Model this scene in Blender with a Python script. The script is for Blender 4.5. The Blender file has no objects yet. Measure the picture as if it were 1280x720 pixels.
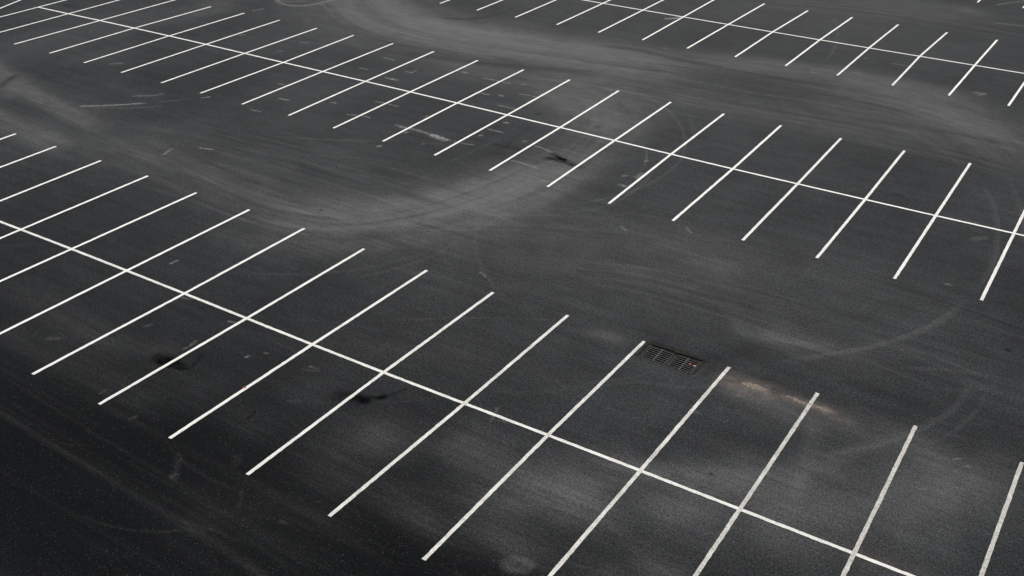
import bpy, bmesh, math, random
import numpy as np
from mathutils import Matrix, Vector

random.seed(7)
rng = np.random.default_rng(7)
scene = bpy.context.scene
col = scene.collection

# ------------------------------------------------------------------ camera
F_PX, YAW, PITCH, ROLL, CAM_H = 1375.0, -0.55465, 0.513597, 0.0147186, 17.825
cy, sy, cp, sp = math.cos(YAW), math.sin(YAW), math.cos(PITCH), math.sin(PITCH)
fwd = np.array([sy * cp, cy * cp, -sp])
rgt = np.array([cy, -sy, 0.0])
upv = np.cross(rgt, fwd)
cr, sr = math.cos(ROLL), math.sin(ROLL)
rgt, upv = cr * rgt + sr * upv, -sr * rgt + cr * upv
cam_data = bpy.data.cameras.new('camera')
cam = bpy.data.objects.new('camera', cam_data)
col.objects.link(cam)
M = Matrix(((rgt[0], upv[0], -fwd[0], 0), (rgt[1], upv[1], -fwd[1], 0),
            (rgt[2], upv[2], -fwd[2], CAM_H), (0, 0, 0, 1)))
cam.matrix_world = M
cam_data.sensor_width = 36.0
cam_data.lens = 36.0 * F_PX / 1280.0
cam_data.clip_start = 0.5
cam_data.clip_end = 8000.0
scene.camera = cam


def W(u, v):
    """survey helper: a spot measured on the photograph -> its place on the flat ground (metres)"""
    d = rgt * ((u - 640) / F_PX) + upv * (-(v - 360) / F_PX) + fwd
    t = CAM_H / -d[2]
    return (d[0] * t, d[1] * t)


# ------------------------------------------------------------------ helpers
def tag(o, label=None, cat=None, group=None, kind=None):
    if label: o['label'] = label
    if cat: o['category'] = cat
    if group: o['group'] = group
    if kind: o['kind'] = kind
    return o


def link_mesh(name, verts, faces, mat, loc=(0, 0, 0), parent=None, smooth=False):
    me = bpy.data.meshes.new(name)
    me.from_pydata([tuple(v) for v in verts], [], faces)
    me.update()
    if mat: me.materials.append(mat)
    if smooth:
        for p in me.polygons: p.use_smooth = True
    o = bpy.data.objects.new(name, me)
    o.location = loc
    if parent: o.parent = parent
    col.objects.link(o)
    return o


def box_into(V, Fc, x0, x1, y0, y1, z0, z1, top_inset=0.0):
    b = len(V)
    t = top_inset
    V += [(x0, y0, z0), (x1, y0, z0), (x1, y1, z0), (x0, y1, z0),
          (x0 + t, y0 + t, z1), (x1 - t, y0 + t, z1), (x1 - t, y1 - t, z1), (x0 + t, y1 - t, z1)]
    Fc += [(b, b + 3, b + 2, b + 1), (b + 4, b + 5, b + 6, b + 7), (b, b + 1, b + 5, b + 4),
           (b + 1, b + 2, b + 6, b + 5), (b + 2, b + 3, b + 7, b + 6), (b + 3, b, b + 4, b + 7)]


class NT:
    def __init__(self, name):
        self.m = bpy.data.materials.new(name)
        self.m.use_nodes = True
        self.t = self.m.node_tree
        self.n = self.t.nodes
        self.bsdf = self.n['Principled BSDF']

    def node(self, typ, **kw):
        nd = self.n.new(typ)
        for k, v in kw.items(): setattr(nd, k, v)
        return nd

    def put(self, sock, v):
        if hasattr(v, 'is_linked'): self.t.links.new(v, sock)
        elif v is not None:
            sock.default_value = v

    def math(self, op, a, b=None, c=None, clamp=False):
        nd = self.node('ShaderNodeMath', operation=op, use_clamp=clamp)
        self.put(nd.inputs[0], a)
        if b is not None: self.put(nd.inputs[1], b)
        if c is not None: self.put(nd.inputs[2], c)
        return nd.outputs[0]

    def ramp(self, x, a, b, lo=0.0, hi=1.0, smooth=True):
        nd = self.node('ShaderNodeMapRange', interpolation_type='SMOOTHSTEP' if smooth else 'LINEAR')
        self.put(nd.inputs[0], x)
        for i, v in enumerate((a, b, lo, hi)): nd.inputs[i + 1].default_value = v
        return nd.outputs[0]

    def mix(self, f, a, b, blend='MIX'):
        nd = self.node('ShaderNodeMix', data_type='RGBA', blend_type=blend)
        self.put(nd.inputs[0], f)
        self.put(nd.inputs[6], a)
        self.put(nd.inputs[7], b)
        return nd.outputs[2]

    def pos(self, scale=(1, 1, 1), rot=0.0, loc=(0, 0, 0)):
        g = self.node('ShaderNodeNewGeometry')
        mp = self.node('ShaderNodeMapping')
        mp.inputs['Location'].default_value = loc
        mp.inputs['Rotation'].default_value = (0, 0, rot)
        mp.inputs['Scale'].default_value = scale
        self.t.links.new(g.outputs['Position'], mp.inputs['Vector'])
        return mp.outputs[0]

    def noise(self, vec, scale, detail=3.0, rough=0.5, dist=0.0):
        nd = self.node('ShaderNodeTexNoise')
        self.put(nd.inputs['Vector'], vec)
        nd.inputs['Scale'].default_value = scale
        nd.inputs['Detail'].default_value = detail
        nd.inputs['Roughness'].default_value = rough
        nd.inputs['Distortion'].default_value = dist
        return nd.outputs[0]

    def voronoi(self, vec, scale):
        nd = self.node('ShaderNodeTexVoronoi')
        self.put(nd.inputs['Vector'], vec)
        nd.inputs['Scale'].default_value = scale
        return nd.outputs['Distance'], nd.outputs['Color']

    def attr(self, name, typ='GEOMETRY'):
        nd = self.node('ShaderNodeAttribute', attribute_name=name, attribute_type=typ)
        return nd.outputs['Fac']

    def bump(self, h, strength, dist):
        nd = self.node('ShaderNodeBump')
        nd.inputs['Strength'].default_value = strength
        nd.inputs['Distance'].default_value = dist
        self.put(nd.inputs['Height'], h)
        self.t.links.new(nd.outputs[0], self.bsdf.inputs['Normal'])

    def out(self, color, rough, spec=0.5, metal=0.0):
        self.put(self.bsdf.inputs['Base Color'], color)
        self.put(self.bsdf.inputs['Roughness'], rough)
        self.bsdf.inputs['Specular IOR Level'].default_value = spec
        self.bsdf.inputs['Metallic'].default_value = metal
        return self.m


def c4(r, g, b): return (r, g, b, 1.0)


# ------------------------------------------------------------------ materials
def asphalt_material():
    t = NT('asphalt')
    P = t.pos()
    dust_sheen, scuff, dark, silt, dark_tone = (t.attr(a) for a in ('dust_sheen', 'scuff', 'oil', 'silt', 'dark_tone'))
    big = t.noise(P, 0.16, 3, 0.55)
    mid = t.noise(P, 0.9, 5, 0.62, 0.4)
    fine = t.noise(P, 9.0, 4, 0.7)
    grit = t.noise(P, 30.0, 3, 0.8)
    grain = t.noise(P, 14.0, 2, 0.7)
    streak = t.noise(t.pos((0.09, 1.1, 1), 0.06), 2.4, 5, 0.6, 0.3)
    streak2 = t.noise(t.pos((0.05, 1.0, 1), -0.10, (7, 3, 0)), 6.0, 4, 0.65)
    # bitumen-rich asphalt: the worn binder shows more or less aggregate
    base = t.mix(dark_tone, c4(0.0275, 0.0298, 0.0298), c4(0.0040, 0.0046, 0.0050))  # base tone blended towards near-black by the painted mask
    v = t.math('MULTIPLY', t.ramp(big, 0.3, 0.7, 0.82, 1.16), t.ramp(mid, 0.3, 0.7, 0.86, 1.14))
    v = t.math('MULTIPLY', v, t.ramp(streak, 0.3, 0.7, 0.87, 1.13))
    v = t.math('MULTIPLY', v, t.ramp(fine, 0.3, 0.7, 0.85, 1.15))
    v = t.math('MULTIPLY', v, t.ramp(grit, 0.34, 0.66, 0.30, 1.85))
    v = t.math('MULTIPLY', v, t.ramp(grain, 0.32, 0.68, 0.72, 1.30))
    base = t.mix(1.0, base, v, 'MULTIPLY')
    jn = t.node('ShaderNodeTexNoise'); t.t.links.new(P, jn.inputs['Vector'])
    jn.inputs['Scale'].default_value = 24.0; jn.inputs['Detail'].default_value = 2.0
    jit = jn.outputs['Color']
    # dust worn into the tyre paths, and grazing sheen painted into the colour
    dm = t.math('MULTIPLY', dust_sheen, t.ramp(mid, 0.28, 0.72, 0.78, 1.2))
    dm = t.math('MULTIPLY', dm, t.ramp(streak2, 0.3, 0.7, 0.74, 1.24))
    dm = t.math('MULTIPLY', dm, t.ramp(fine, 0.3, 0.7, 0.88, 1.12))
    dm = t.math('MULTIPLY', dm, t.ramp(grain, 0.32, 0.68, 0.78, 1.22))
    dm = t.math('MULTIPLY', dm, t.ramp(grit, 0.34, 0.66, 0.40, 1.66), clamp=True)
    c = t.mix(dm, base, c4(0.126, 0.127, 0.119))
    # thin scuffs and old scraped marks
    sm = t.math('MULTIPLY', scuff, t.ramp(t.noise(P, 7.0, 5, 0.75), 0.36, 0.6, 0.05, 1.25))
    sm = t.math('MULTIPLY', sm, t.ramp(grit, 0.3, 0.7, 0.65, 1.2), clamp=True)
    c = t.mix(sm, c, c4(0.27, 0.265, 0.25))
    # tan washed silt
    si = t.math('MULTIPLY', silt, t.ramp(t.noise(P, 3.2, 5, 0.7), 0.3, 0.68, 0.4, 1.15))
    si = t.math('MULTIPLY', si, t.ramp(grit, 0.3, 0.7, 0.8, 1.15), clamp=True)
    c = t.mix(si, c, c4(0.215, 0.178, 0.145))
    # pale stone chips showing in the surface
    d1, k1 = t.voronoi(P, 9.0)
    sep = t.node('ShaderNodeSeparateColor'); t.t.links.new(k1, sep.inputs[0])
    chip = t.math('MULTIPLY', t.ramp(d1, 0.05, 0.11, 1, 0), t.ramp(sep.outputs[0], 0.80, 0.97, 0, 1))
    d2, k2 = t.voronoi(t.pos(loc=(5, 2, 0)), 21.0)
    sep2 = t.node('ShaderNodeSeparateColor'); t.t.links.new(k2, sep2.inputs[0])
    chip2 = t.math('MULTIPLY', t.ramp(d2, 0.12, 0.26, 1, 0), t.ramp(sep2.outputs[1], 0.72, 0.98, 0, 1))
    ch = t.math('ADD', t.math('MULTIPLY', chip, 0.75), t.math('MULTIPLY', chip2, 0.62), clamp=True)
    chipcol = t.mix(sep.outputs[2], c4(0.17, 0.135, 0.105), c4(0.14, 0.155, 0.16))
    c = t.mix(ch, c, chipcol)
    # little open pits between the stones
    d3, k3 = t.voronoi(t.pos(loc=(1, 9, 0)), 15.0)
    sep3 = t.node('ShaderNodeSeparateColor'); t.t.links.new(k3, sep3.inputs[0])
    pit = t.math('MULTIPLY', t.ramp(d3, 0.18, 0.34, 1, 0), t.ramp(sep3.outputs[0], 0.74, 0.95, 0, 0.75))
    c = t.mix(pit, c, c4(0.006, 0.006, 0.006))
    # oil and water stains, plus shade painted along the far drain edge
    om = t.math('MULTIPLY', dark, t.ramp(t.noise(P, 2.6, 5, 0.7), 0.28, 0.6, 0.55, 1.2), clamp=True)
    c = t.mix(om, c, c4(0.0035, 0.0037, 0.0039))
    c = t.mix(0.36, c, t.mix(1.0, c, t.mix(1.0, jit, c4(2.0, 2.0, 2.0), 'MULTIPLY'), 'MULTIPLY'))
    h = t.math('ADD', t.math('MULTIPLY', grit, 0.9), t.math('MULTIPLY', fine, 0.5))
    t.bump(h, 0.5, 0.012)
    r = t.math('SUBTRACT', t.ramp(mid, 0.3, 0.7, 0.80, 0.92), t.math('MULTIPLY', om, 0.25))
    t.out(c, r, 0.04)
    t.put(t.bsdf.inputs['Specular IOR Level'], t.ramp(om, 0.0, 0.8, 0.04, 0.0))
    return t.m


def paint_material():
    t = NT('road_paint')
    P = t.pos()
    wear = t.attr('wear', 'OBJECT')
    n1 = t.noise(P, 1.3, 4, 0.6)
    n2 = t.noise(P, 16.0, 4, 0.72)
    n3 = t.noise(P, 60.0, 2, 0.6)
    grime = t.math('MULTIPLY', wear, t.ramp(n1, 0.3, 0.7, 0.55, 1.35), clamp=True)
    c = t.mix(t.math('MULTIPLY', grime, 0.9), c4(0.82, 0.805, 0.725), c4(0.44, 0.425, 0.37))
    c = t.mix(t.math('MULTIPLY', grime, t.ramp(n2, 0.40, 0.66, 0, 0.8)), c, c4(0.26, 0.25, 0.22))
    chip = t.math('MULTIPLY', t.ramp(n2, 0.58, 0.68, 0, 1), t.math('ADD', 0.15, grime, clamp=True))
    c = t.mix(t.math('MULTIPLY', chip, 0.75), c, c4(0.05, 0.05, 0.05))
    c = t.mix(t.ramp(n3, 0.35, 0.7, 0, 0.10), c, c4(0.4, 0.38, 0.34))
    t.bump(n3, 0.3, 0.004)
    return t.out(c, 0.75, 0.3)


def metal_material(name, a, b, rough, metal=0.4):
    t = NT(name)
    n = t.noise(t.pos(), 22.0, 4, 0.7)
    c = t.mix(t.ramp(n, 0.35, 0.65), a, b)
    t.bump(n, 0.3, 0.004)
    return t.out(c, t.ramp(n, 0.3, 0.7, rough, rough + 0.2), 0.12, metal)


def rough_material(name, a, b, scale=20.0, rough=0.9, bump=0.5, spec=0.1):
    t = NT(name)
    n = t.noise(t.pos(), scale, 5, 0.7)
    c = t.mix(t.ramp(n, 0.3, 0.7), a, b)
    t.bump(n, bump, 0.01)
    return t.out(c, rough, spec)


MAT_ASPHALT = asphalt_material()
MAT_PAINT = paint_material()
MAT_IRON = metal_material('cast_iron', c4(0.060, 0.060, 0.058), c4(0.036, 0.035, 0.033), 0.55, 0.1)
MAT_FRAME = metal_material('frame_iron', c4(0.011, 0.011, 0.0105), c4(0.022, 0.019, 0.016), 0.7, 0.05)
MAT_PIT = rough_material('pit_concrete', c4(0.004, 0.004, 0.004), c4(0.002, 0.002, 0.002), 6.0)
MAT_SILT = rough_material('silt', c4(0.29, 0.23, 0.175), c4(0.06, 0.052, 0.045), 16.0)
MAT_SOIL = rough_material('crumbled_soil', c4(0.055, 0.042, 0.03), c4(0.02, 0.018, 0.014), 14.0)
MAT_LEAF_O = rough_material('dry_orange_leaf', c4(0.40, 0.13, 0.06), c4(0.26, 0.08, 0.04), 60.0, 0.7, 0.2)
MAT_LEAF_P = rough_material('dry_pale_leaf', c4(0.68, 0.42, 0.26), c4(0.5, 0.25, 0.14), 60.0, 0.7, 0.2)
MAT_LEAF_R = rough_material('dry_red_leaf', c4(0.42, 0.09, 0.04), c4(0.26, 0.06, 0.03), 60.0, 0.7, 0.2)
MAT_MOSS = rough_material('weed_green', c4(0.14, 0.13, 0.035), c4(0.07, 0.075, 0.02), 30.0, 0.85, 0.2)
MAT_GRIT = rough_material('grit_stone', c4(0.22, 0.20, 0.175), c4(0.06, 0.06, 0.06), 3.0, 0.9, 0.2)

# ------------------------------------------------------------------ ground sheet
DX0, DX1, DY0, DY1 = -11.34, -9.56, 25.44, 26.27      # opening of the storm drain


def axis(lo, hi, step, extra, far):
    a = list(np.arange(lo, hi + 1e-6, step))
    for e in extra:
        k = int(np.argmin([abs(v - e) for v in a])); a[k] = e
    out = [-far, -far * .4, -far * .12, lo - 40, lo - 10] + a + [hi + 10, hi + 40, far * .12, far * .4, far]
    return np.array(out)


gx = axis(-64.0, 3.0, 0.05, (DX0, DX1), 3000.0)
ylist = list(np.arange(8.5, 46.0, 0.05)) + list(np.arange(46.0, 78.0, 0.075))
for e in (DY0, DY1):
    k = int(np.argmin([abs(v - e) for v in ylist])); ylist[k] = e
gy = np.array([-3000., -1000., -300., -60., -10.] + ylist + [92., 130., 400., 1200., 3000.])
nx, ny = len(gx), len(gy)
GX, GY = np.meshgrid(gx, gy)
PX, PY = GX.ravel(), GY.ravel()
chan = {k: np.zeros(nx * ny, np.float32) for k in ('dust_sheen', 'scuff', 'oil', 'silt', 'dark_tone')}  # the oil channel also holds the shade painted along the drain's far edge
chan2 = {k: a.reshape(ny, nx) for k, a in chan.items()}


def vnoise1(x, seed):
    r = np.random.default_rng(seed).random(4096)
    i = np.floor(x).astype(int); f = x - i
    f = f * f * (3 - 2 * f)
    return r[i % 4096] * (1 - f) + r[(i + 1) % 4096] * f


def smooth_pts(pts, n=6):
    P = np.array(pts, float)
    if len(P) < 3: return P
    out = []
    for i in range(len(P) - 1):
        p0, p1, p2, p3 = P[max(i - 1, 0)], P[i], P[i + 1], P[min(i + 2, len(P) - 1)]
        for s in range(n):
            u = s / n
            out.append(0.5 * (2 * p1 + (p2 - p0) * u + (2 * p0 - 5 * p1 + 4 * p2 - p3) * u * u
                              + (3 * p1 - p0 - 3 * p2 + p3) * u ** 3))
    out.append(P[-1])
    return np.array(out)


_seed = [0]
GAIN = {'dust_sheen': 1.12, 'oil': 0.66}


def stroke(ch, pts, width, strength, power=2.0, streak=0.0, freq=2.5, taper=0.0, skew=None, mode='add', px=True):
    """a mark on the surface along a path; width = metres from its middle to 1/e; taper fades it at the ends"""
    _seed[0] += 1
    S = smooth_pts([W(*p) for p in pts] if px else pts)
    R = width * (2.6 if power <= 2.01 else 1.8)
    i0, i1 = np.searchsorted(gx, (S[:, 0].min() - R, S[:, 0].max() + R))
    j0, j1 = np.searchsorted(gy, (S[:, 1].min() - R, S[:, 1].max() + R))
    if i1 <= i0 or j1 <= j0: return
    X, Y = GX[j0:j1, i0:i1], GY[j0:j1, i0:i1]
    best = np.full(X.shape, 1e9); sd = np.zeros(X.shape); along = np.zeros(X.shape)
    L = np.concatenate([[0], np.cumsum(np.hypot(*np.diff(S, axis=0).T))])
    for k in range(len(S) - 1):
        a, b = S[k], S[k + 1]
        ab = b - a; l2 = ab @ ab
        if l2 < 1e-9: continue
        u = np.clip(((X - a[0]) * ab[0] + (Y - a[1]) * ab[1]) / l2, 0, 1)
        ex, ey = X - a[0] - u * ab[0], Y - a[1] - u * ab[1]
        d = np.hypot(ex, ey)
        m = d < best
        best[m] = d[m]
        sd[m] = (np.sign(ab[0] * ey - ab[1] * ex) * d)[m]
        along[m] = (L[k] + u * math.sqrt(l2))[m]
    w = np.exp(-(best / width) ** power)
    if skew:                                   # sharper on one side of the path than the other
        side = sd * skew > 0
        w = np.where(side, np.exp(-(best / (width * 0.3)) ** 2.0), w)
    if streak:
        n = 0.6 * vnoise1(sd * freq + 900 + 0.02 * along, _seed[0]) + 0.4 * vnoise1(sd * freq * 3.1 + 900, _seed[0] + 999)
        w = w * (1 - streak + streak * 2 * n)
    if taper:
        tl = max(taper, 1e-3)
        e = np.clip(np.minimum(along, L[-1] - along) / tl, 0, 1)
        w = w * e * e * (3 - 2 * e)
    C = chan2[ch][j0:j1, i0:i1]
    if mode == 'add': C += (w * strength * GAIN.get(ch, 1.0)).astype(np.float32)
    else: C *= (1 - np.clip(w * strength, 0, 1)).astype(np.float32)


# --- dusty, worn tyre paths -------------------------------------------------
D = 'dust_sheen'
# aisle between the near and the middle row
stroke(D, [(-40, 70), (10, 105), (70, 138), (130, 170)], 1.0, 0.46, 2.4, 0.2, 1.6, 2.5)
stroke(D, [(-60, 125), (0, 150), (50, 172), (95, 190)], 0.85, 0.36, 2.4, 0.3, 1.6, 2.0)
stroke(D, [(60, 150), (150, 180), (260, 215), (360, 250), (450, 275)], 2.0, 0.17, 2.0, 0.5, 1.3, 6.0)
stroke(D, [(250, 262), (330, 278), (420, 286), (500, 280), (580, 258), (650, 232), (710, 200), (745, 165)], 2.0, 0.38, 2.0, 0.5, 1.4, 6.0)
stroke(D, [(340, 240), (450, 258), (540, 252), (620, 232), (690, 200)], 1.5, 0.22, 2.0, 0.6, 2.0, 4.0)
stroke(D, [(560, 285), (640, 250), (720, 205), (765, 165), (760, 130)], 1.2, 0.20, 2.0, 0.6, 2.2, 3.0)
stroke(D, [(745, 190), (760, 150), (735, 120), (690, 105), (640, 100)], 2.1, 0.40, 2.0, 0.4, 1.2, 4.0)
stroke(D, [(640, 118), (690, 128), (740, 150)], 1.3, 0.14, 2.0, 0.3, 1.5, 2.0)
stroke(D, [(480, 300), (700, 300), (900, 330), (1080, 380), (1240, 440)], 3.0, 0.085, 2.0, 0.5, 1.2, 6.0)
stroke(D, [(770, 270), (850, 300), (930, 345), (980, 372)], 1.3, 0.12, 2.0, 0.5, 2.0, 3.0)
stroke(D, [(900, 408), (955, 420), (1010, 432), (1060, 444)], 0.34, 0.30, 2.0, 0.4, 4.0, 1.6)
stroke(D, [(880, 390), (960, 415), (1060, 445), (1160, 470)], 0.9, 0.13, 2.0, 0.5, 3.0, 3.0)
stroke(D, [(905, 402), (925, 408), (940, 412)], 0.35, 0.10, 2.0, 0, 1, 0.5)
stroke(D, [(0, 90), (60, 60), (160, 30), (260, 12), (330, 4)], 2.2, 0.10, 2.0, 0.5, 1.4, 5)
stroke(D, [(30, 95), (110, 72), (190, 50)], 1.0, 0.09, 2.0, 0.6, 2.4, 4)
# turning loop at the far end, then the far aisle
stroke(D, [(300, -20), (278, 4), (262, 14), (270, 22)], 1.2, 0.16, 2.0, 0.3, 2, 1.5)
stroke(D, [(425, -30), (440, 5), (480, 32), (560, 52), (660, 66), (780, 84), (900, 98)], 3.0, 0.36, 2.0, 0.6, 1.4, 5.0)
stroke(D, [(470, -30), (500, 10), (560, 30), (640, 42), (720, 52)], 2.2, 0.30, 2.0, 0.5, 1.3, 5.0)
stroke(D, [(640, 45), (740, 60), (860, 76), (960, 88), (1060, 103)], 1.6, 0.20, 2.0, 0.55, 1.6, 5.0)
stroke(D, [(840, 70), (930, 78), (1030, 90), (1100, 102), (1180, 118), (1270, 140)], 1.0, 0.24, 2.0, 0.4, 2.0, 4.0)
stroke(D, [(960, 96), (1060, 112), (1150, 134), (1220, 165), (1262, 200), (1290, 240)], 2.6, 0.27, 2.0, 0.6, 1.4, 6.0)
stroke(D, [(1100, 120), (1190, 150), (1290, 185)], 2.0, 0.18, 2.0, 0.6, 1.6, 4.0)
stroke(D, [(760, 100), (880, 125), (1000, 150), (1100, 165), (1210, 185)], 1.6, 0.13, 2.0, 0.6, 1.8, 5.0)
stroke(D, [(520, 70), (600, 90), (680, 110), (720, 122)], 1.8, 0.16, 2.0, 0.4, 1.5, 3.0)
# beyond the far row
stroke(D, [(900, -14), (1000, -4), (1100, 6), (1200, 20), (1300, 36)], 2.4, 0.15, 2.0, 0.5, 1.0, 5.0)
stroke(D, [(1190, 4), (1215, 16), (1228, 24)], 0.7, 0.16, 2.0, 0.3, 2, 2)
stroke(D, [(1235, 27), (1260, 30), (1300, 34)], 0.3, 0.16, 2.0, 0, 2, 1)
# stalls and aisle at the near side
stroke(D, [(665, 655), (705, 620), (745, 585)], 1.25, 0.30, 2.2, 0.15, 2.0, 1.6)
stroke(D, [(540, 590), (590, 560), (640, 535)], 1.05, 0.20, 2.2, 0.15, 2.0, 1.4)
stroke(D, [(430, 575), (480, 545), (520, 515)], 0.9, 0.16, 2.2, 0.15, 2.0, 1.2)
stroke(D, [(590, 650), (640, 620), (690, 580)], 0.9, 0.12, 2.0, 0.2, 2.0, 1.2)
stroke(D, [(800, 660), (840, 630), (880, 600)], 1.0, 0.19, 2.2, 0.15, 2.0, 1.4)
stroke(D, [(820, 610), (870, 620), (930, 590), (970, 560)], 0.9, 0.15, 2.0, 0.2, 2.0, 1.2)
stroke(D, [(940, 690), (980, 660), (1020, 620), (1040, 590)], 1.0, 0.24, 2.2, 0.15, 2.0, 1.4)
stroke(D, [(1090, 680), (1130, 640), (1165, 590), (1195, 550)], 1.1, 0.20, 2.2, 0.2, 2.0, 1.6)
stroke(D, [(1150, 660), (1190, 610), (1240, 560)], 1.2, 0.14, 2.0, 0.2, 2.0, 1.6)
stroke(D, [(690, 552), (780, 578), (880, 596), (990, 600)], 0.55, 0.13, 2.0, 0.6, 4.0, 2.0)
stroke(D, [(660, 575), (740, 600), (830, 610)], 0.35, 0.14, 2.0, 0.5, 5.0, 1.5)
stroke(D, [(690, 560), (840, 588), (980, 590), (1080, 560), (1140, 535)], 0.28, 0.12, 2.0, 0.3, 5.0, 1.5)
stroke(D, [(920, 640), (1010, 590), (1090, 575)], 0.5, 0.12, 2.0, 0.3, 3.0, 1.2)
stroke(D, [(0, 345), (60, 385), (120, 420), (200, 452)], 0.7, 0.075, 2.0, 0.6, 3.0, 2.0)
stroke(D, [(-30, 395), (60, 440), (150, 480), (230, 520)], 0.9, 0.07, 2.0, 0.6, 3.0, 2.0)
stroke(D, [(170, 452), (200, 440), (240, 428)], 0.6, 0.10, 2.0, 0.2, 2.0, 0.8)
stroke(D, [(330, 400), (450, 430), (560, 440), (700, 460)], 1.4, 0.045, 2.0, 0.6, 2.0, 3.0)
stroke(D, [(720, 412), (760, 420), (795, 430)], 0.28, 0.26, 2.0, 0.2, 4.0, 0.8)
stroke(D, [(1000, 520), (1060, 530), (1110, 540), (1200, 560)], 0.55, 0.16, 2.0, 0.4, 3.0, 1.4)
stroke(D, [(890, 462), (930, 490), (990, 515), (1050, 525)], 0.62, 0.24, 2.0, 0.2, 2.5, 1.0)
stroke(D, [(1020, 520), (1012, 560), (1000, 600), (985, 640)], 0.25, 0.15, 2.0, 0.2, 3.0, 0.8)
stroke(D, [(1180, 640), (1230, 600), (1290, 560)], 1.0, 0.10, 2.0, 0.3, 2.0, 1.0)
stroke(D, [(641, 706), (654, 706.5)], 0.28, 0.19, 6.0)
stroke('oil', [(644, 709), (650, 704)], 0.06, 0.35, 3.0)
stroke(D, [(170, 690), (330, 640), (480, 690)], 1.5, 0.03, 2.0, 0.6, 2.0, 2.0)

for k in range(3, 13):                       # parked cars have worn each near stall a little paler in its middle
    for side, (ya, yb) in ((0, (15.2, 19.6)), (1, (21.4, 25.6))):
        amt = (0.03, 0.05, 0.09, 0.17, 0.28, 0.32, 0.32, 0.32, 0.32, 0.26)[k - 3] * (1.0 if side == 0 else 0.28)
        xc = -25.2 + 2.745 * (k - 3) + 1.37
        for q in range(3):
            dx_ = random.uniform(-.55, .55); y0_ = random.uniform(ya, yb - 1.8); y1_ = y0_ + random.uniform(1.0, 2.2)
            stroke(D, [(xc + dx_, y0_), (xc + dx_ + random.uniform(-.3, .3), y1_)], random.uniform(.7, 1.15),
                   amt * random.uniform(.2, .45), 2.0, 0.15, 3.0, 0.8, px=False)
stroke(D, [(520, 590), (700, 620), (880, 650), (1060, 650), (1200, 640)], 2.0, 0.10, 2.0, 0.3, 1.2, 2.5)
# thin film of dust over the aisles, with the distant grazing sheen painted in
stroke(D, [(380, 300), (640, 320), (850, 350), (1050, 400)], 6.0, 0.06, 2.0, 0.35, 0.8, 6.0)
stroke(D, [(300, 0), (600, 60), (900, 110), (1250, 170)], 6.0, 0.06, 2.0, 0.35, 0.8, 6.0)
stroke(D, [(200, 120), (400, 190), (600, 250)], 5.0, 0.06, 2.0, 0.35, 0.8, 6.0)
stroke(D, [(560, -30), (800, 0), (1000, 20), (1280, 60)], 9.0, 0.10, 2.0, 0.3, 0.6, 8.0)
stroke(D, [(480, 20), (580, 44), (700, 60), (800, 74)], 1.8, 0.16, 2.0, 0.6, 1.8, 4.0)
# layered tyre streaks that follow the driving lines
LANES = [([(-60, 80), (10, 118), (70, 152), (150, 185), (260, 225), (360, 258), (450, 275)], 2.2, 34),
         ([(120, 170), (250, 240), (340, 272), (430, 284), (510, 276), (590, 254), (660, 226), (715, 196), (748, 162), (750, 130), (720, 112)], 1.9, 60),
         ([(420, -30), (442, 6), (485, 34), (560, 54), (660, 68), (780, 85), (900, 100), (1020, 118), (1130, 142), (1215, 175), (1270, 215)], 2.6, 70),
         ([(480, 300), (640, 300), (800, 312), (930, 342), (1050, 378), (1180, 425), (1290, 470)], 3.6, 50),
         ([(150, 160), (300, 190), (420, 222), (540, 258), (680, 300)], 2.8, 36),
         ([(640, 95), (760, 105), (900, 132), (1050, 158), (1180, 185), (1290, 215)], 2.2, 40),
         ([(-40, 400), (80, 470), (220, 545), (380, 630), (520, 720)], 3.2, 40),
         ([(820, -10), (960, 6), (1100, 20), (1290, 50)], 2.4, 24)]
for path, spread, cnt in LANES:
    Q = smooth_pts([W(*p) for p in path], 4)
    T = np.gradient(Q, axis=0); T /= np.linalg.norm(T, axis=1)[:, None]
    N = np.stack([-T[:, 1], T[:, 0]], 1)
    n = len(Q)
    for _ in range(cnt):
        a = random.randint(0, n - 5); b = min(n, a + random.randint(4, 14))
        if b - a < 3: continue
        off = random.gauss(0, spread * .6); drift = random.uniform(-.5, .5)
        pts = [tuple(Q[i] + N[i] * (off + drift * (i - a) / (b - a))) for i in range(a, b)]
        w_ = random.choice((.045, .06, .09, .14))
        amp = {(-40, 400): .32, (-60, 80): .6, (420, -30): .9}.get(path[0], 1.0)
        if random.random() < .62:
            stroke(D, pts, w_, amp * random.uniform(.03, .095), 3.0, 0.6, 20.0, 1.5, px=False)
        else:
            stroke('oil', pts, w_, amp * random.uniform(.08, .26), 3.0, 0.6, 20.0, 1.5, px=False)
# curved tyre tracks
def track(pts, w, s, gap=None, ch='dust_sheen', taper=2.0):
    stroke(ch, pts, w * .72, s * .72, 4.0, 0.8, 22.0, taper)
    if gap:
        stroke(ch, [(u + gap[0], v + gap[1]) for u, v in pts], w * .72, s * 0.5, 4.0, 0.8, 22.0, taper)

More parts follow.
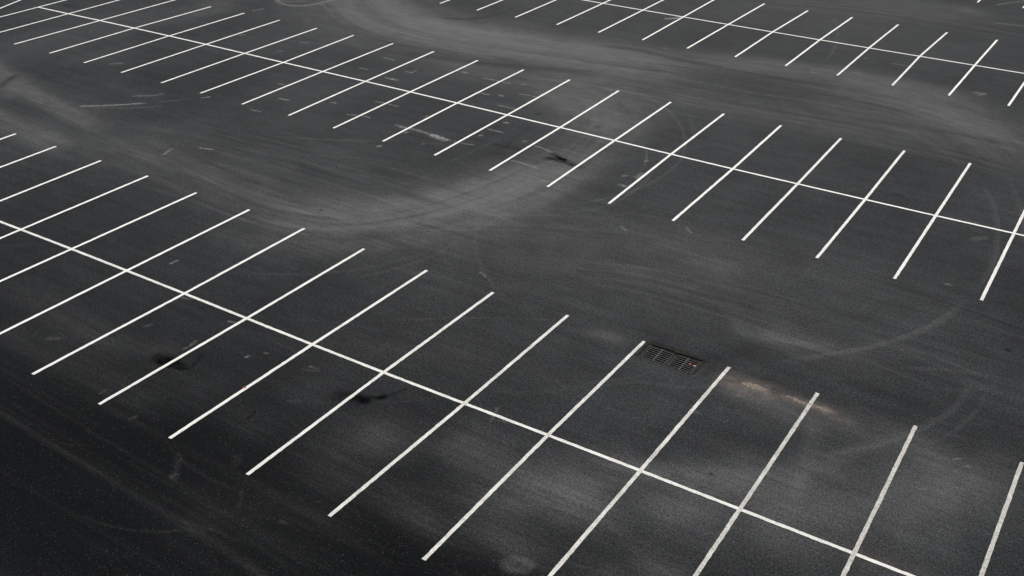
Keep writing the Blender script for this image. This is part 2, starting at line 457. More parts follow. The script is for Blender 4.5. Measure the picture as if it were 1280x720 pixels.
track([(1214, 464), (1207, 490), (1190, 512), (1165, 528), (1130, 545), (1070, 562), (990, 572)], 0.15, 0.17)
track([(1238, 480), (1222, 512), (1190, 540), (1150, 560)], 0.10, 0.10)
track([(1212, 370), (1180, 398), (1140, 418), (1090, 433), (1030, 444), (960, 455)], 0.17, 0.24)
track([(1226, 225), (1243, 262), (1246, 300), (1238, 335), (1212, 370)], 0.15, 0.20)
track([(1256, 215), (1276, 262), (1284, 320)], 0.15, 0.12)
track([(1085, 466), (1120, 460), (1180, 462), (1240, 470), (1290, 482)], 0.12, 0.15)
track([(1110, 400), (1150, 415), (1200, 420)], 0.14, 0.13)
track([(1090, 425), (1140, 440), (1180, 448)], 0.14, 0.16)
track([(1140, 480), (1200, 488), (1260, 480)], 0.10, 0.12)
track([(735, 485), (800, 478), (870, 484), (940, 470)], 0.10, 0.14)
track([(690, 490), (740, 478), (800, 470), (812, 452)], 0.10, 0.14)
track([(560, 470), (640, 490), (740, 482), (830, 470)], 0.14, 0.08)
track([(420, 352), (480, 340), (540, 320), (600, 285), (640, 265)], 0.11, 0.13)
track([(430, 330), (500, 336), (560, 348), (620, 372), (700, 400)], 0.10, 0.09)
track([(600, 270), (595, 310), (612, 350), (650, 390)], 0.12, 0.10)
track([(545, 290), (560, 330), (600, 352)], 0.10, 0.08)
track([(787, 112), (822, 128), (846, 150), (856, 175), (850, 200), (820, 225), (770, 245), (700, 258)], 0.11, 0.22)
track([(800, 172), (808, 190), (806, 205), (795, 220)], 0.07, 0.34)
track([(818, 195), (815, 215), (800, 232), (775, 250), (740, 262), (680, 268)], 0.10, 0.16)
track([(690, 292), (745, 275), (800, 262), (840, 250)], 0.10, 0.10)
track([(1040, 20), (1047, 38), (1045, 55), (1034, 73), (1015, 80)], 0.11, 0.22)
track([(940, 40), (985, 35), (1020, 45)], 0.10, 0.10)
track([(850, 130), (862, 145), (866, 165), (855, 190)], 0.12, 0.12)
track([(530, 215), (590, 190), (640, 165)], 0.14, 0.10)
track([(320, 170), (380, 173), (440, 176), (490, 178)], 0.12, 0.22)
track([(350, 190), (420, 196), (480, 199)], 0.12, 0.16)
track([(240, 155), (320, 180), (400, 184)], 0.14, 0.08)
track([(850, 155), (930, 118), (990, 106)], 0.10, 0.08)
# dark rubber wiped along the aisles
stroke(D, [(320, 190), (400, 213), (480, 235), (560, 258), (600, 270)], 0.22, 0.55, 2.0, 0, 1, 3.0, mode='mul')
stroke(D, [(0, 118), (60, 148), (110, 172)], 0.55, 0.85, 2.0, 0, 1, 1.5, mode='mul')
stroke(D, [(-5, 112), (10, 101), (24, 92)], 0.22, 0.6, 2.0, 0, 1, 0.4, mode='mul')
stroke(D, [(460, 60), (560, 74), (680, 86), (780, 92)], 0.35, 0.6, 2.0, 0, 1, 3.0, mode='mul')
stroke(D, [(720, 55), (790, 62), (850, 75), (940, 92), (1050, 110)], 0.20, 0.7, 2.0, 0, 1, 3.0, mode='mul')
stroke(D, [(540, 22), (590, 24), (630, 16), (640, 8)], 0.18, 0.7, 2.0, 0, 1, 1.0, mode='mul')
stroke(D, [(1030, 145), (1120, 155), (1220, 172), (1290, 190)], 0.22, 0.6, 2.0, 0, 1, 3.0, mode='mul')
stroke('oil', [(720, 55), (790, 60), (850, 72), (930, 90)], 0.12, 0.34, 2.0, 0, 1, 3.0)
stroke('oil', [(400, 20), (470, 50), (560, 66), (700, 84)], 0.6, 0.20, 2.0, 0.7, 3, 4.0)
stroke('oil', [(540, 22), (590, 23), (632, 14)], 0.09, 0.40, 2.0, 0, 1, 1.0)
stroke('oil', [(330, 193), (420, 220), (520, 248)], 0.15, 0.26, 2.0, 0, 1, 3.0)
stroke('oil', [(190, 60), (215, 64), (240, 62)], 0.3, 0.18, 2.0, 0, 1, 1.0)
stroke('oil', [(0, 108), (12, 99), (22, 93)], 0.10, 0.38, 2.0, 0, 1, 0.3)

# --- thin scuffs and old scraped marks ---------------------------------------
S_ = 'scuff'
stroke(S_, [(102, 132.6), (140, 131.5), (180, 129)], 0.085, 0.62, 2.2)
stroke(S_, [(180, 129), (215, 126), (246, 122)], 0.07, 0.34, 2.2, taper=2.0)
stroke(S_, [(120, 134), (160, 135), (200, 133)], 0.10, 0.12)
stroke(S_, [(168, 120), (190, 119.5), (203, 117.5)], 0.09, 0.34)
stroke(S_, [(350, -3), (347, 1), (354, 5), (372, 7.5), (395, 5), (415, 0)], 0.14, 0.42)
stroke(S_, [(349, 0), (362, 2), (380, 1)], 0.12, 0.26)
stroke(S_, [(395, 3), (410, 10), (416, 16)], 0.10, 0.14)
for a in ([(314, 137), (325, 139.5)], [(349, 123), (361, 125.5)], [(348, 104.5), (356, 106)], [(346, 63.5), (353, 64)],
          [(376, 52.5), (385, 54)], [(315, 13.5), (322, 12.5), (329, 10.8)], [(470, 127), (484, 129.5), (497, 133)],
          [(435, 143), (450, 144.5), (462, 147)], [(450, 85), (460, 87)], [(480, 72), (492, 75)], [(482, 97), (490, 99)],
          [(507, 89), (514, 91)], [(605, 98), (622, 101), (637, 104.5)], [(595, 115), (611, 118.3)],
          [(650, 117.5), (661, 119), (672, 122)], [(623, 131.5), (645, 136.5)], [(757, 111.5), (765, 113)],
          [(611, 161.5), (628, 165.5)], [(669, 182.5), (680, 186), (690, 191)], [(640, 200.5), (655, 204.5), (671, 210)],
          [(677, 225.5), (688, 228.5)], [(414, 128), (420, 129)], [(386, 94), (392, 95.2)], [(252, 122.5), (262, 121)],
          [(300, 44), (306, 43)], [(205, 193), (214, 186)], [(250, 185), (266, 187)]):
    stroke(S_, a, 0.058, 0.40 + 0.2 * random.random(), 4.0)
for a, w, s in (([(500, 158.5), (520, 162.5), (540, 168.5), (556, 173)], 0.13, 0.55), ([(541, 169.5), (549, 172.5), (556, 174.5)], 0.26, 0.55),
                ([(556, 174), (575, 178.5), (592, 181)], 0.09, 0.40), ([(494, 156), (505, 158)], 0.12, 0.25),
                ([(489, 98.5), (496, 100)], 0.15, 0.55), ([(514, 91), (520, 88)], 0.10, 0.4), ([(579, 90), (583, 91)], 0.13, 0.55),
                ([(625, 119), (628, 120)], 0.13, 0.55), ([(654, 105.5), (657, 105)], 0.11, 0.5), ([(631, 153), (634, 153.5)], 0.13, 0.55),
                ([(600, 169.5), (602, 169)], 0.12, 0.5), ([(655, 176.8), (657, 176.4)], 0.10, 0.6), ([(473, 183), (475, 182.5)], 0.13, 0.6),
                ([(506, 166), (509, 165)], 0.10, 0.55), ([(531, 146), (534, 145)], 0.1, 0.4), ([(528, 180), (530, 179.5)], 0.1, 0.3),
                ([(779, 220), (782, 219.5)], 0.12, 0.45), ([(775, 231.5), (781, 232.5)], 0.13, 0.5), ([(807, 201.5), (809, 201)], 0.1, 0.45),
                ([(797, 222), (803, 218)], 0.22, 0.36), ([(139, 79.8), (151, 79.2)], 0.20, 0.24),
                ([(833, 23.4), (843, 23), (851, 22.2)], 0.20, 0.75), ([(846, 21), (853, 20.4)], 0.14, 0.6),
                ([(1115, 79.5), (1127, 81), (1141, 84.5)], 0.10, 0.30), ([(1219, 115.8), (1229, 117)], 0.22, 0.30), ([(1222, 119), (1231, 117.5)], 0.1, 0.3),
                ([(1081, 73), (1083, 73)], 0.12, 0.35), ([(1247, 6), (1262, 3.4), (1282, 1)], 0.14, 0.30), ([(1180, 93), (1188, 94)], 0.1, 0.2),
                ([(1241, 28.5), (1260, 30.4), (1282, 33)], 0.12, 0.22), ([(1015, 90), (1019, 91)], 0.16, 0.2), ([(1068, 91), (1076, 92)], 0.22, 0.16),
                ([(830, 60), (836, 61.5)], 0.14, 0.2), ([(1210, 278), (1218, 279)], 0.2, 0.16), ([(1218, 299), (1230, 297)], 0.2, 0.16),
                ([(1182, 355), (1188, 356)], 0.09, 0.3), ([(777, 283), (782, 288)], 0.10, 0.22), ([(858, 284), (864, 291)], 0.06, 0.40),
                ([(213, 330), (222, 325)], 0.025, 0.6), ([(228, 372), (238, 373.5)], 0.10, 0.18), ([(182, 408), (188, 406)], 0.08, 0.14),
                ([(230, 436), (238, 432), (246, 425)], 0.05, 0.34), ([(286, 401.5), (293, 403)], 0.05, 0.42), ([(307, 446.5), (311, 445)], 0.06, 0.45),
                ([(331, 441), (334, 442)], 0.05, 0.3), ([(218, 598), (221, 580), (224, 570)], 0.13, 0.05), ([(214, 596), (222, 592)], 0.1, 0.06),
                ([(293, 582), (298, 570)], 0.14, 0.03), ([(350, 652), (358, 654)], 0.08, 0.06), ([(163, 524), (169, 521)], 0.07, 0.14),
                ([(125, 492), (133, 487)], 0.06, 0.18), ([(60, 423), (75, 423)], 0.14, 0.10), ([(380, 462), (398, 464)], 0.10, 0.06),
                ([(362, 501), (374, 502)], 0.10, 0.06), ([(388, 458), (396, 461)], 0.08, 0.18), ([(600, 340), (607, 346)], 0.05, 0.35),
                ([(612, 350), (616, 348)], 0.05, 0.3), ([(624, 525), (636, 528)], 0.04, 0.22), ([(614, 526), (622, 510)], 0.018, 0.3),
                ([(1194, 574), (1199, 573)], 0.06, 0.35), ([(1204, 582), (1212, 583)], 0.05, 0.3), ([(1150, 610), (1156, 611)], 0.06, 0.22),
                ([(868, 515), (872, 516)], 0.04, 0.3), ([(921, 494), (926, 495)], 0.06, 0.25)):
    stroke(S_, a, max(w * .72, 0.04), s * .95, 4.0)
# long very thin scratches
for _ in range(90):
    u, v = random.uniform(0, 1280), random.uniform(20, 700)
    x, y = W(u, v)
    a = random.gauss(0.0, 0.35); l = random.uniform(1.0, 5.0); b = random.uniform(-.25, .25)
    stroke(S_, [(x, y), (x + l * .5 * math.cos(a), y + l * .5 * math.sin(a)), (x + l * math.cos(a + b), y + l * math.sin(a + b))],
           0.04, random.uniform(0.015, 0.05), 2.0, taper=l * .4, px=False)
# faint old turning circles of other cars
for _ in range(70):
    u, v = random.uniform(0, 1280), random.uniform(10, 700)
    x, y = W(u, v)
    if y < 19 + 0.0 * x and x < -9: continue
    r = random.uniform(3.5, 8.0); a0 = random.uniform(0, 6.28); span = random.uniform(.5, 1.5)
    pts = [(x + r * math.cos(a0 + span * k / 6), y + r * math.sin(a0 + span * k / 6)) for k in range(7)]
    stroke(D, pts, random.uniform(.05, .12), random.uniform(.015, .05), 4.0, 0.8, 22.0, 2.0, px=False)

# --- silt washed towards the drain ---------------------------------------------
stroke('silt', [(914, 474), (930, 480), (958, 487)], 0.32, 0.34)
stroke('silt', [(905, 476), (930, 490), (962, 497)], 0.25, 0.16)
stroke('silt', [(900, 468), (960, 492), (1020, 508), (1070, 522)], 0.40, 0.13, 2.0, 0.2, 2, 0.8)
stroke('silt', [(972, 494), (990, 499), (1012, 506), (1030, 512), (1050, 522)], 0.16, 0.36, 2.0, 0, 1, 0.5)
stroke('silt', [(1030, 512), (1044, 520), (1058, 527)], 0.22, 0.20)
stroke('silt', [(866, 470), (876, 464), (884, 456)], 0.05, 0.10)
stroke('silt', [(1070, 692), (1110, 704), (1140, 715)], 0.35, 0.10)
stroke('silt', [(1020, 432), (1000, 428)], 0.16, 0.14)
# --- dark stains, and painted shade at the drain -----------------------------------------------------------------
O_ = 'oil'
stroke(O_, [(196, 447), (204, 449), (214, 452)], 0.30, 0.95, 3.0)
stroke(O_, [(205, 452), (216, 456), (226, 458)], 0.20, 0.9, 3.0)
stroke(O_, [(222, 461), (234, 461), (244, 454), (252, 444)], 0.07, 0.7, 2.5)
stroke(O_, [(240, 442), (252, 443), (258, 440)], 0.06, 0.35, 2.5)
stroke(O_, [(425, 494), (436, 495), (452, 500)], 0.30, 0.8, 3.0)
stroke(O_, [(448, 499), (464, 499), (478, 497)], 0.17, 0.75, 3.0)
stroke(O_, [(474, 497), (490, 493), (506, 487)], 0.075, 0.65, 2.5)
stroke(O_, [(310, 523), (315, 518), (319, 515)], 0.06, 0.9, 2.5)
stroke(O_, [(296, 530), (300, 528)], 0.07, 0.5, 2.5)
stroke(O_, [(213, 499), (215, 500)], 0.06, 0.7, 2.5)
stroke(O_, [(250, 384), (256, 385)], 0.10, 0.45, 2.5)
stroke(O_, [(686, 198), (696, 199), (708, 203), (720, 208)], 0.24, 0.92, 3.0)
stroke(O_, [(690, 192), (698, 196), (706, 200)], 0.13, 0.85, 3.0)
stroke(O_, [(620, 181), (634, 183), (652, 187)], 0.17, 0.52, 2.5)
stroke(O_, [(622, 192), (632, 194)], 0.13, 0.4, 2.5)
stroke(O_, [(560, 172), (580, 172), (600, 176)], 0.20, 0.3, 2.5)
stroke(O_, [(671, 142.5), (674, 143)], 0.13, 0.75, 2.5)
stroke(O_, [(745, 160), (749, 158)], 0.14, 0.45, 2.5)
stroke(O_, [(183, 66), (192, 63), (200, 65)], 0.2, 0.15, 2.5)
stroke(O_, [(84, 7), (92, 8)], 0.28, 0.5, 2.5)
stroke(O_, [(1120, 243), (1126, 244)], 0.16, 0.45, 2.5)
stroke(O_, [(1259, 437), (1261, 438)], 0.075, 1.0, 3.0)
stroke(O_, [(888, 592), (890, 593)], 0.06, 0.9, 3.0)
stroke(O_, [(399, 264), (403, 262)], 0.05, 0.8, 3.0)
stroke(O_, [(920, 478), (924, 476)], 0.25, 0.3)
stroke(O_, [(914, 476), (918, 477)], 0.12, 0.3)
stroke(O_, [(964, 487), (970, 489)], 0.14, 0.45)
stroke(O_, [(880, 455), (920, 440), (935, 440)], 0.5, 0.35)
stroke(O_, [(816, 428), (840, 436), (878, 450)], 0.10, 0.5, 2.0)  # shade under the far drain rim painted as a dark band, with crumbled edge
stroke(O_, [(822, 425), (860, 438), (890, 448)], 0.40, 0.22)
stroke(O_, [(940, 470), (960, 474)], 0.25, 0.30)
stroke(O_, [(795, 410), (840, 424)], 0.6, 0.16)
# --- darker asphalt tone (strongest over the near left aisle, weaker in some stalls)
stroke('dark_tone', [(-240, 560), (-60, 640), (120, 720), (330, 820)], 7.0, 0.62, 1.4)
stroke('dark_tone', [(-60, 480), (80, 560), (240, 630), (430, 720)], 5.0, 0.34, 1.5)
stroke('dark_tone', [(-150, 330), (0, 410), (160, 500), (330, 610)], 6.0, 0.36, 1.5)
stroke('dark_tone', [(60, 240), (200, 310), (400, 390), (560, 440)], 3.0, 0.16, 2.0)
stroke('dark_tone', [(400, 690), (620, 720), (900, 760)], 1.2, 0.35, 2.0)
stroke('dark_tone', [(700, 660), (800, 690), (960, 740)], 1.0, 0.22, 2.0)
stroke('dark_tone', [(1220, 520), (1260, 600), (1300, 700)], 1.4, 0.22, 2.0)
stroke('dark_tone', [(1000, 540), (1080, 530), (1120, 510)], 1.2, 0.16, 2.0)
stroke('dark_tone', [(1150, 300), (1260, 350), (1320, 420)], 2.4, 0.14, 2.0)
stroke('dark_tone', [(840, 540), (930, 560)], 1.0, 0.18, 2.0)

for k in chan: np.clip(chan[k], 0, 1, out=chan[k])

# slight unevenness of the paving, falling towards nothing larger than a few millimetres
co = np.zeros((nx * ny, 3), np.float32)
co[:, 0], co[:, 1] = PX, PY
idx = np.arange(nx * ny).reshape(ny, nx)
quads = np.stack([idx[:-1, :-1], idx[:-1, 1:], idx[1:, 1:], idx[1:, :-1]], -1).reshape(-1, 4)
mx = (gx[:-1] + gx[1:]) / 2; my = (gy[:-1] + gy[1:]) / 2
MX, MY = np.meshgrid(mx, my)
keep = ~((MX > DX0) & (MX < DX1) & (MY > DY0) & (MY < DY1)).ravel()
quads = quads[keep].astype(np.int32)
me = bpy.data.meshes.new('asphalt_ground')
me.vertices.add(len(co)); me.vertices.foreach_set('co', co.ravel())
me.loops.add(quads.size); me.loops.foreach_set('vertex_index', quads.ravel())
me.polygons.add(len(quads))
me.polygons.foreach_set('loop_start', np.arange(0, quads.size, 4, dtype=np.int32))
me.polygons.foreach_set('loop_total', np.full(len(quads), 4, np.int32))
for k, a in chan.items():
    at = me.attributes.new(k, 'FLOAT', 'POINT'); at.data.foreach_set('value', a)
me.update(calc_edges=True)
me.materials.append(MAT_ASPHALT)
ground = bpy.data.objects.new('asphalt_ground', me)
col.objects.link(ground)
tag(ground, kind='structure')

# ------------------------------------------------------------------ painted lines
LINE_W = 0.106


def painted_strip(name, pts, z, width, wear, cat, label, group):
    """a brushed-on band of paint, a few millimetres thick with slightly uneven edges"""
    P = np.array(pts, float)
    c = (P[0] + P[-1]) / 2
    out = []
    for i in range(len(P) - 1):
        n = max(2, int(np.hypot(*(P[i + 1] - P[i])) / 0.12))
        for s in range(n): out.append(P[i] + (P[i + 1] - P[i]) * s / n)
    out.append(P[-1])
    Q = np.array(out) - c
    T = np.gradient(Q, axis=0); T /= np.linalg.norm(T, axis=1)[:, None]
    N = np.stack([-T[:, 1], T[:, 0]], 1)
    r = np.random.default_rng(int(abs(c[0] * 131 + c[1] * 977) * 10))
    k = len(Q)
    el = width / 2 + r.normal(0, 0.0035, k); er = width / 2 + r.normal(0, 0.0035, k)
    V, Fc = [], []
    for i in range(k):
        a, b = Q[i] + N[i] * el[i], Q[i] - N[i] * er[i]
        V += [(a[0], a[1], 0), (b[0], b[1], 0), (a[0], a[1], z), (b[0], b[1], z)]
    for i in range(k - 1):
        q, w = 4 * i, 4 * i + 4
        Fc += [(q + 2, q + 3, w + 3, w + 2), (q, q + 2, w + 2, w), (q + 1, w + 1, w + 3, q + 3)]
    Fc += [(0, 1, 3, 2), (4 * k - 4, 4 * k - 2, 4 * k - 1, 4 * k - 3)]
    o = link_mesh(name, V, Fc, MAT_PAINT, (c[0], c[1], 0.0005))
    bm = bmesh.new(); bm.from_mesh(o.data); bmesh.ops.recalc_face_normals(bm, faces=bm.faces); bm.to_mesh(o.data); bm.free()
    o['wear'] = float(wear)
    tag(o, label, cat, group)
    return o


ORD = ['', 'first', 'second', 'third', 'fourth', 'fifth', 'sixth', 'seventh', 'eighth', 'ninth', 'tenth', 'eleventh', 'twelfth']

# surveyed spots in metres: k -> (lower end, crossing, upper end); None = off the picture, taken from the spacing
ROW_A = {-3: (None, None, (-41.748, 26.499)), -2: (None, None, (-39.139, 26.523)), -1: (None, None, (-36.359, 26.543)),
         0: (None, (-33.643, 20.733), (-33.577, 26.538)), 1: (None, (-30.892, 20.748), (-30.795, 26.466)),
         2: (None, (-28.072, 20.715), (-28.031, 26.479)), 3: ((-25.423, 15.009), (-25.303, 20.687), (-25.27, 26.414)),
         4: ((-22.651, 15.063), (-22.525, 20.656), (-22.451, 26.358)), 5: ((-19.874, 15.045), (-19.805, 20.594), (-19.693, 26.291)),
         6: ((-17.105, 15.057), (-17.09, 20.608), (-16.996, 26.27)), 7: ((-14.355, 14.983), (-14.262, 20.58), (-14.228, 26.348)),
         8: ((-11.577, 15.018), (-11.583, 20.65), (-11.517, 26.283)), 9: (None, (-8.845, 20.632), (-8.794, 26.378)),
         10: (None, (-6.143, 20.635), (-6.17, 26.508)), 11: (None, (-3.325, 20.622), (-3.416, 26.458)), 12: (None, None, (-0.668, 26.373))}
ROW_B = {0: (None, (-57.944, 39.971), None), 1: (None, (-55.349, 40.038), None), 2: ((-52.85, 34.59), (-52.74, 40.156), None),
         3: ((-50.019, 34.626), (-49.992, 40.237), (-49.758, 45.814)), 4: ((-47.268, 34.578), (-47.277, 40.272), (-47.151, 45.914)),
         5: ((-44.509, 34.59), (-44.514, 40.324), (-44.478, 45.997)), 6: ((-41.693, 34.623), (-41.692, 40.324), (-41.658, 45.976)),
         7: ((-39.039, 34.632), (-39.0, 40.310), (-39.087, 46.065)), 8: ((-36.347, 34.641), (-36.38, 40.37), (-36.381, 46.112)),
         9: ((-33.571, 34.741), (-33.667, 40.382), (-33.725, 46.195)), 10: ((-30.875, 34.67), (-30.93, 40.393), (-30.954, 46.261)),
         11: ((-28.112, 34.662), (-28.189, 40.399), (-28.19, 46.305)), 12: ((-25.364, 34.634), (-25.399, 40.36), (-25.471, 46.278)),
         13: ((-22.571, 34.577), (-22.606, 40.385), (-22.698, 46.202)), 14: ((-19.804, 34.51), (-19.864, 40.342), (-19.91, 46.163)),
         15: ((-17.054, 34.472), (-17.161, 40.306), (-17.197, 46.102)), 16: ((-14.366, 34.459), (-14.38, 40.279), (-14.467, 46.169)),
         17: ((-11.583, 34.384), (-11.632, 40.333), (-11.715, 46.15)), 18: ((-8.896, 34.537), (-8.923, 40.356), (-8.989, 46.273)),
         19: ((-6.2, 34.531), (-6.254, 40.375), (-6.302, 46.429)), 20: ((-3.405, 34.639), (-3.468, 40.489), None)}
ROW_C = {-3: ((-39.014, 54.194), None, None), -2: ((-36.336, 54.231), None, None), -1: ((-33.644, 54.219), None, None),
         0: ((-30.881, 54.306), (-30.877, 59.97), None), 1: ((-28.172, 54.309), (-28.174, 59.921), None),
         2: ((-25.477, 54.429), (-25.541, 59.979), None), 3: ((-22.789, 54.415), (-22.727, 60.024), (-22.651, 65.561)),
         4: ((-20.054, 54.476), (-20.051, 60.046), (-19.891, 65.567)), 5: ((-17.298, 54.559), (-17.319, 60.065), (-17.208, 65.651)),
         6: ((-14.567, 54.546), (-14.592, 60.188), (-14.508, 65.668)), 7: ((-11.796, 54.596), (-11.887, 60.209), (-11.738, 65.686)),
         8: ((-9.088, 54.671), (-9.074, 60.313), (-9.036, 65.786)), 9: ((-6.359, 54.768), None, None)}


def bay_ends(t, xm, ym, half=5.70):
    lo, mid, hi = t
    if mid is None: mid = ((lo or hi)[0], ym)
    if lo is None: lo = (2 * mid[0] - hi[0] if hi else mid[0], mid[1] - half)
    if hi is None: hi = (2 * mid[0] - lo[0], mid[1] + half)
    return [lo, mid, hi]


def label_a(k):
    if k == 8: return 'white bay line of the nearest row ending right beside the storm drain grate'
    if k == 9: return 'white bay line of the nearest row between storm drain grate and silt streak'
    if k == 10: return 'white nearest-row bay line whose upper tip is crossed by tan silt'
    if k == 11: return 'greyish nearest-row bay line, next one right of the silt-crossed line'
    if k == 12: return 'greyish bay line cut by the bottom right picture corner, last of nearest row'
    if k == 6: return 'white nearest-row bay line running over the round oil stain with a tail'
    if k == 4: return 'white nearest-row bay line crossing the splashed black oil stain farthest left'
    if k == 5: return 'white bay line between two oil-stained nearest-row lines, red leaf on it'
    if k == 7: return 'white nearest-row bay line between the drain-side line and tailed oil stain line'
    if k == 3: return 'white nearest-row bay line directly left of the line through splashed oil stain'
    n = 4 - k
    if k == -3: return 'tiny tip of white nearest-row bay line at left edge, farthest left of its row'
    return 'white nearest-row bay line, %s one left of the splashed oil stain line' % ORD[n]


def label_b(k):
    if k == 0: return 'white bay line closing left end of middle row, where long line starts'
    if k == 14: return 'white middle-row bay line touching a dark oil stain on its lower half'
    if k == 12: return 'white bay line of the middle row just right of the pale scraped mark'
    if k == 11: return 'white bay line of the middle row just left of the pale scraped mark'
    if k == 13: return 'white bay line of the middle row next left of the oil stain line'
    if k == 20: return 'white bay line cut by right picture edge, last of the middle row'
    if k > 14: return 'white middle-row bay line, %s one right of the dark oil stain line' % ORD[k - 14]
    if k >= 8: return 'white middle-row bay line, %s one left of the pale scraped mark' % ORD[12 - k]
    return 'white middle-row bay line, %s one after the closing line at left end' % ORD[k]


def label_c(k):
    if k == 2: return 'white far-row bay line crossing the long line beside a white paint splash'
    if k == 9: return 'white bay line of the far row cut by the right picture edge'
    if k == -3: return 'short tip of white far-row bay line at top edge, leftmost of its row'
    if k < 2: return 'white far-row bay line, %s one left of the line at paint splash' % ORD[2 - k]
    return 'white far-row bay line, %s one right of the line at paint splash' % ORD[k - 2]


def wear_a(k): return {12: 1.2, 11: 1.15, 10: .95, 9: .8, 8: .6, 7: .55, 6: .4, 5: .25, 4: .22, 3: .2}.get(k, .1)


for row, lab, ym, wr, grp in ((ROW_A, label_a, 20.66, wear_a, 'bay lines of the nearest row'),
                              (ROW_B, label_b, 40.3, lambda k: .30 if k > 16 else .16, 'bay lines of the middle row'),
                              (ROW_C, label_c, 60.05, lambda k: .3 if k in (6, 7) else .14, 'bay lines of the far row')):
    for k, t in row.items():
        painted_strip('bay_line', bay_ends(t, 0, ym), 0.0085, LINE_W, wr(k), 'parking line', lab(k), grp)
painted_strip('bay_line', [(-11.735, 73.577), (-11.70, 85.0)], 0.0085, LINE_W, .05, 'parking line',
              'tiny white line tip at top edge behind far row, left of two', 'bay lines of the farthest row')
painted_strip('bay_line', [(-9.092, 73.843), (-9.05, 85.2)], 0.0085, LINE_W, .05, 'parking line',
              'tiny white line tip in the top right corner behind the far row', 'bay lines of the farthest row')
a, b = W(-30, 22.8), W(60, -14)
painted_strip('slanted_line', [a, b], 0.0085, LINE_W, .05, 'painted line',
              'short slanted white line in the top left corner, outside the end of middle row', None)

# the long line down the middle of each double row
sa = [(-47.0, 20.70), (-36.4, 20.72)] + [ROW_A[k][1] for k in range(0, 12)] + [(-0.6, 20.61), (6.0, 20.6)]
sb = [(ROW_B[0][1][0] - 0.05, ROW_B[0][1][1])] + [ROW_B[k][1] for k in range(1, 21)] + [(-0.7, 40.52), (6.0, 40.55)]
sc = [(-44.0, 59.85)] + [ROW_C[k][1] for k in range(0, 9)] + [(-6.3, 60.36), (4.0, 60.5)]


def ease(pts):            # a painted line wanders slowly: average neighbours of the surveyed crossings
    P = np.array(pts); Q = P.copy()
    Q[1:-1, 1] = (P[:-2, 1] + 2 * P[1:-1, 1] + P[2:, 1]) / 4
    return [tuple(q) for q in Q]


painted_strip('row_line', ease(sa), 0.0045, LINE_W, .38, 'parking line',
              'long white line down the middle of the nearest parking row, crossing its bay lines', 'long row lines')
painted_strip('row_line', ease(sb), 0.0045, LINE_W, .06, 'parking line',
              'long white line down the middle of the middle parking row, crossing its bay lines', 'long row lines')
painted_strip('row_line', ease(sc), 0.0045, LINE_W, .05, 'parking line',
              'long thin white line through the far parking row, at top right', 'long row lines')

# ------------------------------------------------------------------ storm drain
drain = bpy.data.objects.new('storm_drain', None)
col.objects.link(drain)
dcx, dcy = (DX0 + DX1) / 2, (DY0 + DY1) / 2
drain.location = (dcx, dcy, 0)
tag(drain, 'dark iron storm drain with two slotted grates sunk in the asphalt', 'storm drain')
hx, hy = (DX1 - DX0) / 2, (DY1 - DY0) / 2
# frame: iron rim round the opening and a wide bar between the two grates
V, Fc = [], []
rim = 0.05
zt = -0.012
g = 0.004
box_into(V, Fc, -hx + g, -hx + 0.11, -hy + g, hy - g, -0.09, zt, 0.004)
box_into(V, Fc, hx - 0.06, hx - g, -hy + g, hy - g, -0.09, zt, 0.004)
box_into(V, Fc, -hx + 0.112, hx - 0.062, hy - 0.052, hy - g, -0.09, zt - 0.012, 0.004)
box_into(V, Fc, -hx + 0.112, hx - 0.062, -hy + g, -hy + 0.03, -0.09, zt, 0.004)
mid0, mid1 = -0.02, 0.075
box_into(V, Fc, mid0, mid1, -hy + 0.032, hy - 0.054, -0.09, zt - 0.004, 0.004)
link_mesh('frame', V, Fc, MAT_FRAME, parent=drain)


def make_grate(x0, x1):
    V, Fc = [], []
    y0, y1 = -hy + 0.034, hy - 0.056
    box_into(V, Fc, x0, x0 + 0.022, y0, y1, -0.045, zt - 0.004, 0.002)
    box_into(V, Fc, x1 - 0.022, x1, y0, y1, -0.045, zt - 0.004, 0.002)
    xm = (x0 + x1) / 2
    box_into(V, Fc, xm - 0.02, xm + 0.02, y0, y1, -0.045, zt - 0.004, 0.002)
    n = 7
    for i in range(n):
        y = y0 + (y1 - y0) * (i + 0.5) / n
        for xa, xb in ((x0 + 0.022, xm - 0.02), (xm + 0.02, x1 - 0.022)):
            box_into(V, Fc, xa + .0005, xb - .0005, y - 0.017, y + 0.017, zt - 0.020, zt - 0.008, 0.002)
    return link_mesh('grate', V, Fc, MAT_IRON, parent=drain)


make_grate(-hx + 0.114, mid0 - 0.003)
make_grate(mid1 + 0.003, hx - 0.064)
# catch basin below: walls and floor, open at the top
V, Fc = [], []
zb = -1.1
V = [(-hx, -hy, -0.0), (hx, -hy, -0.0), (hx, hy, -0.0), (-hx, hy, -0.0), (-hx, -hy, zb), (hx, -hy, zb), (hx, hy, zb), (-hx, hy, zb)]
Fc = [(0, 4, 5, 1), (1, 5, 6, 2), (2, 6, 7, 3), (3, 7, 4, 0), (4, 7, 6, 5)]
link_mesh('catch_basin', V, Fc, MAT_PIT, parent=drain)

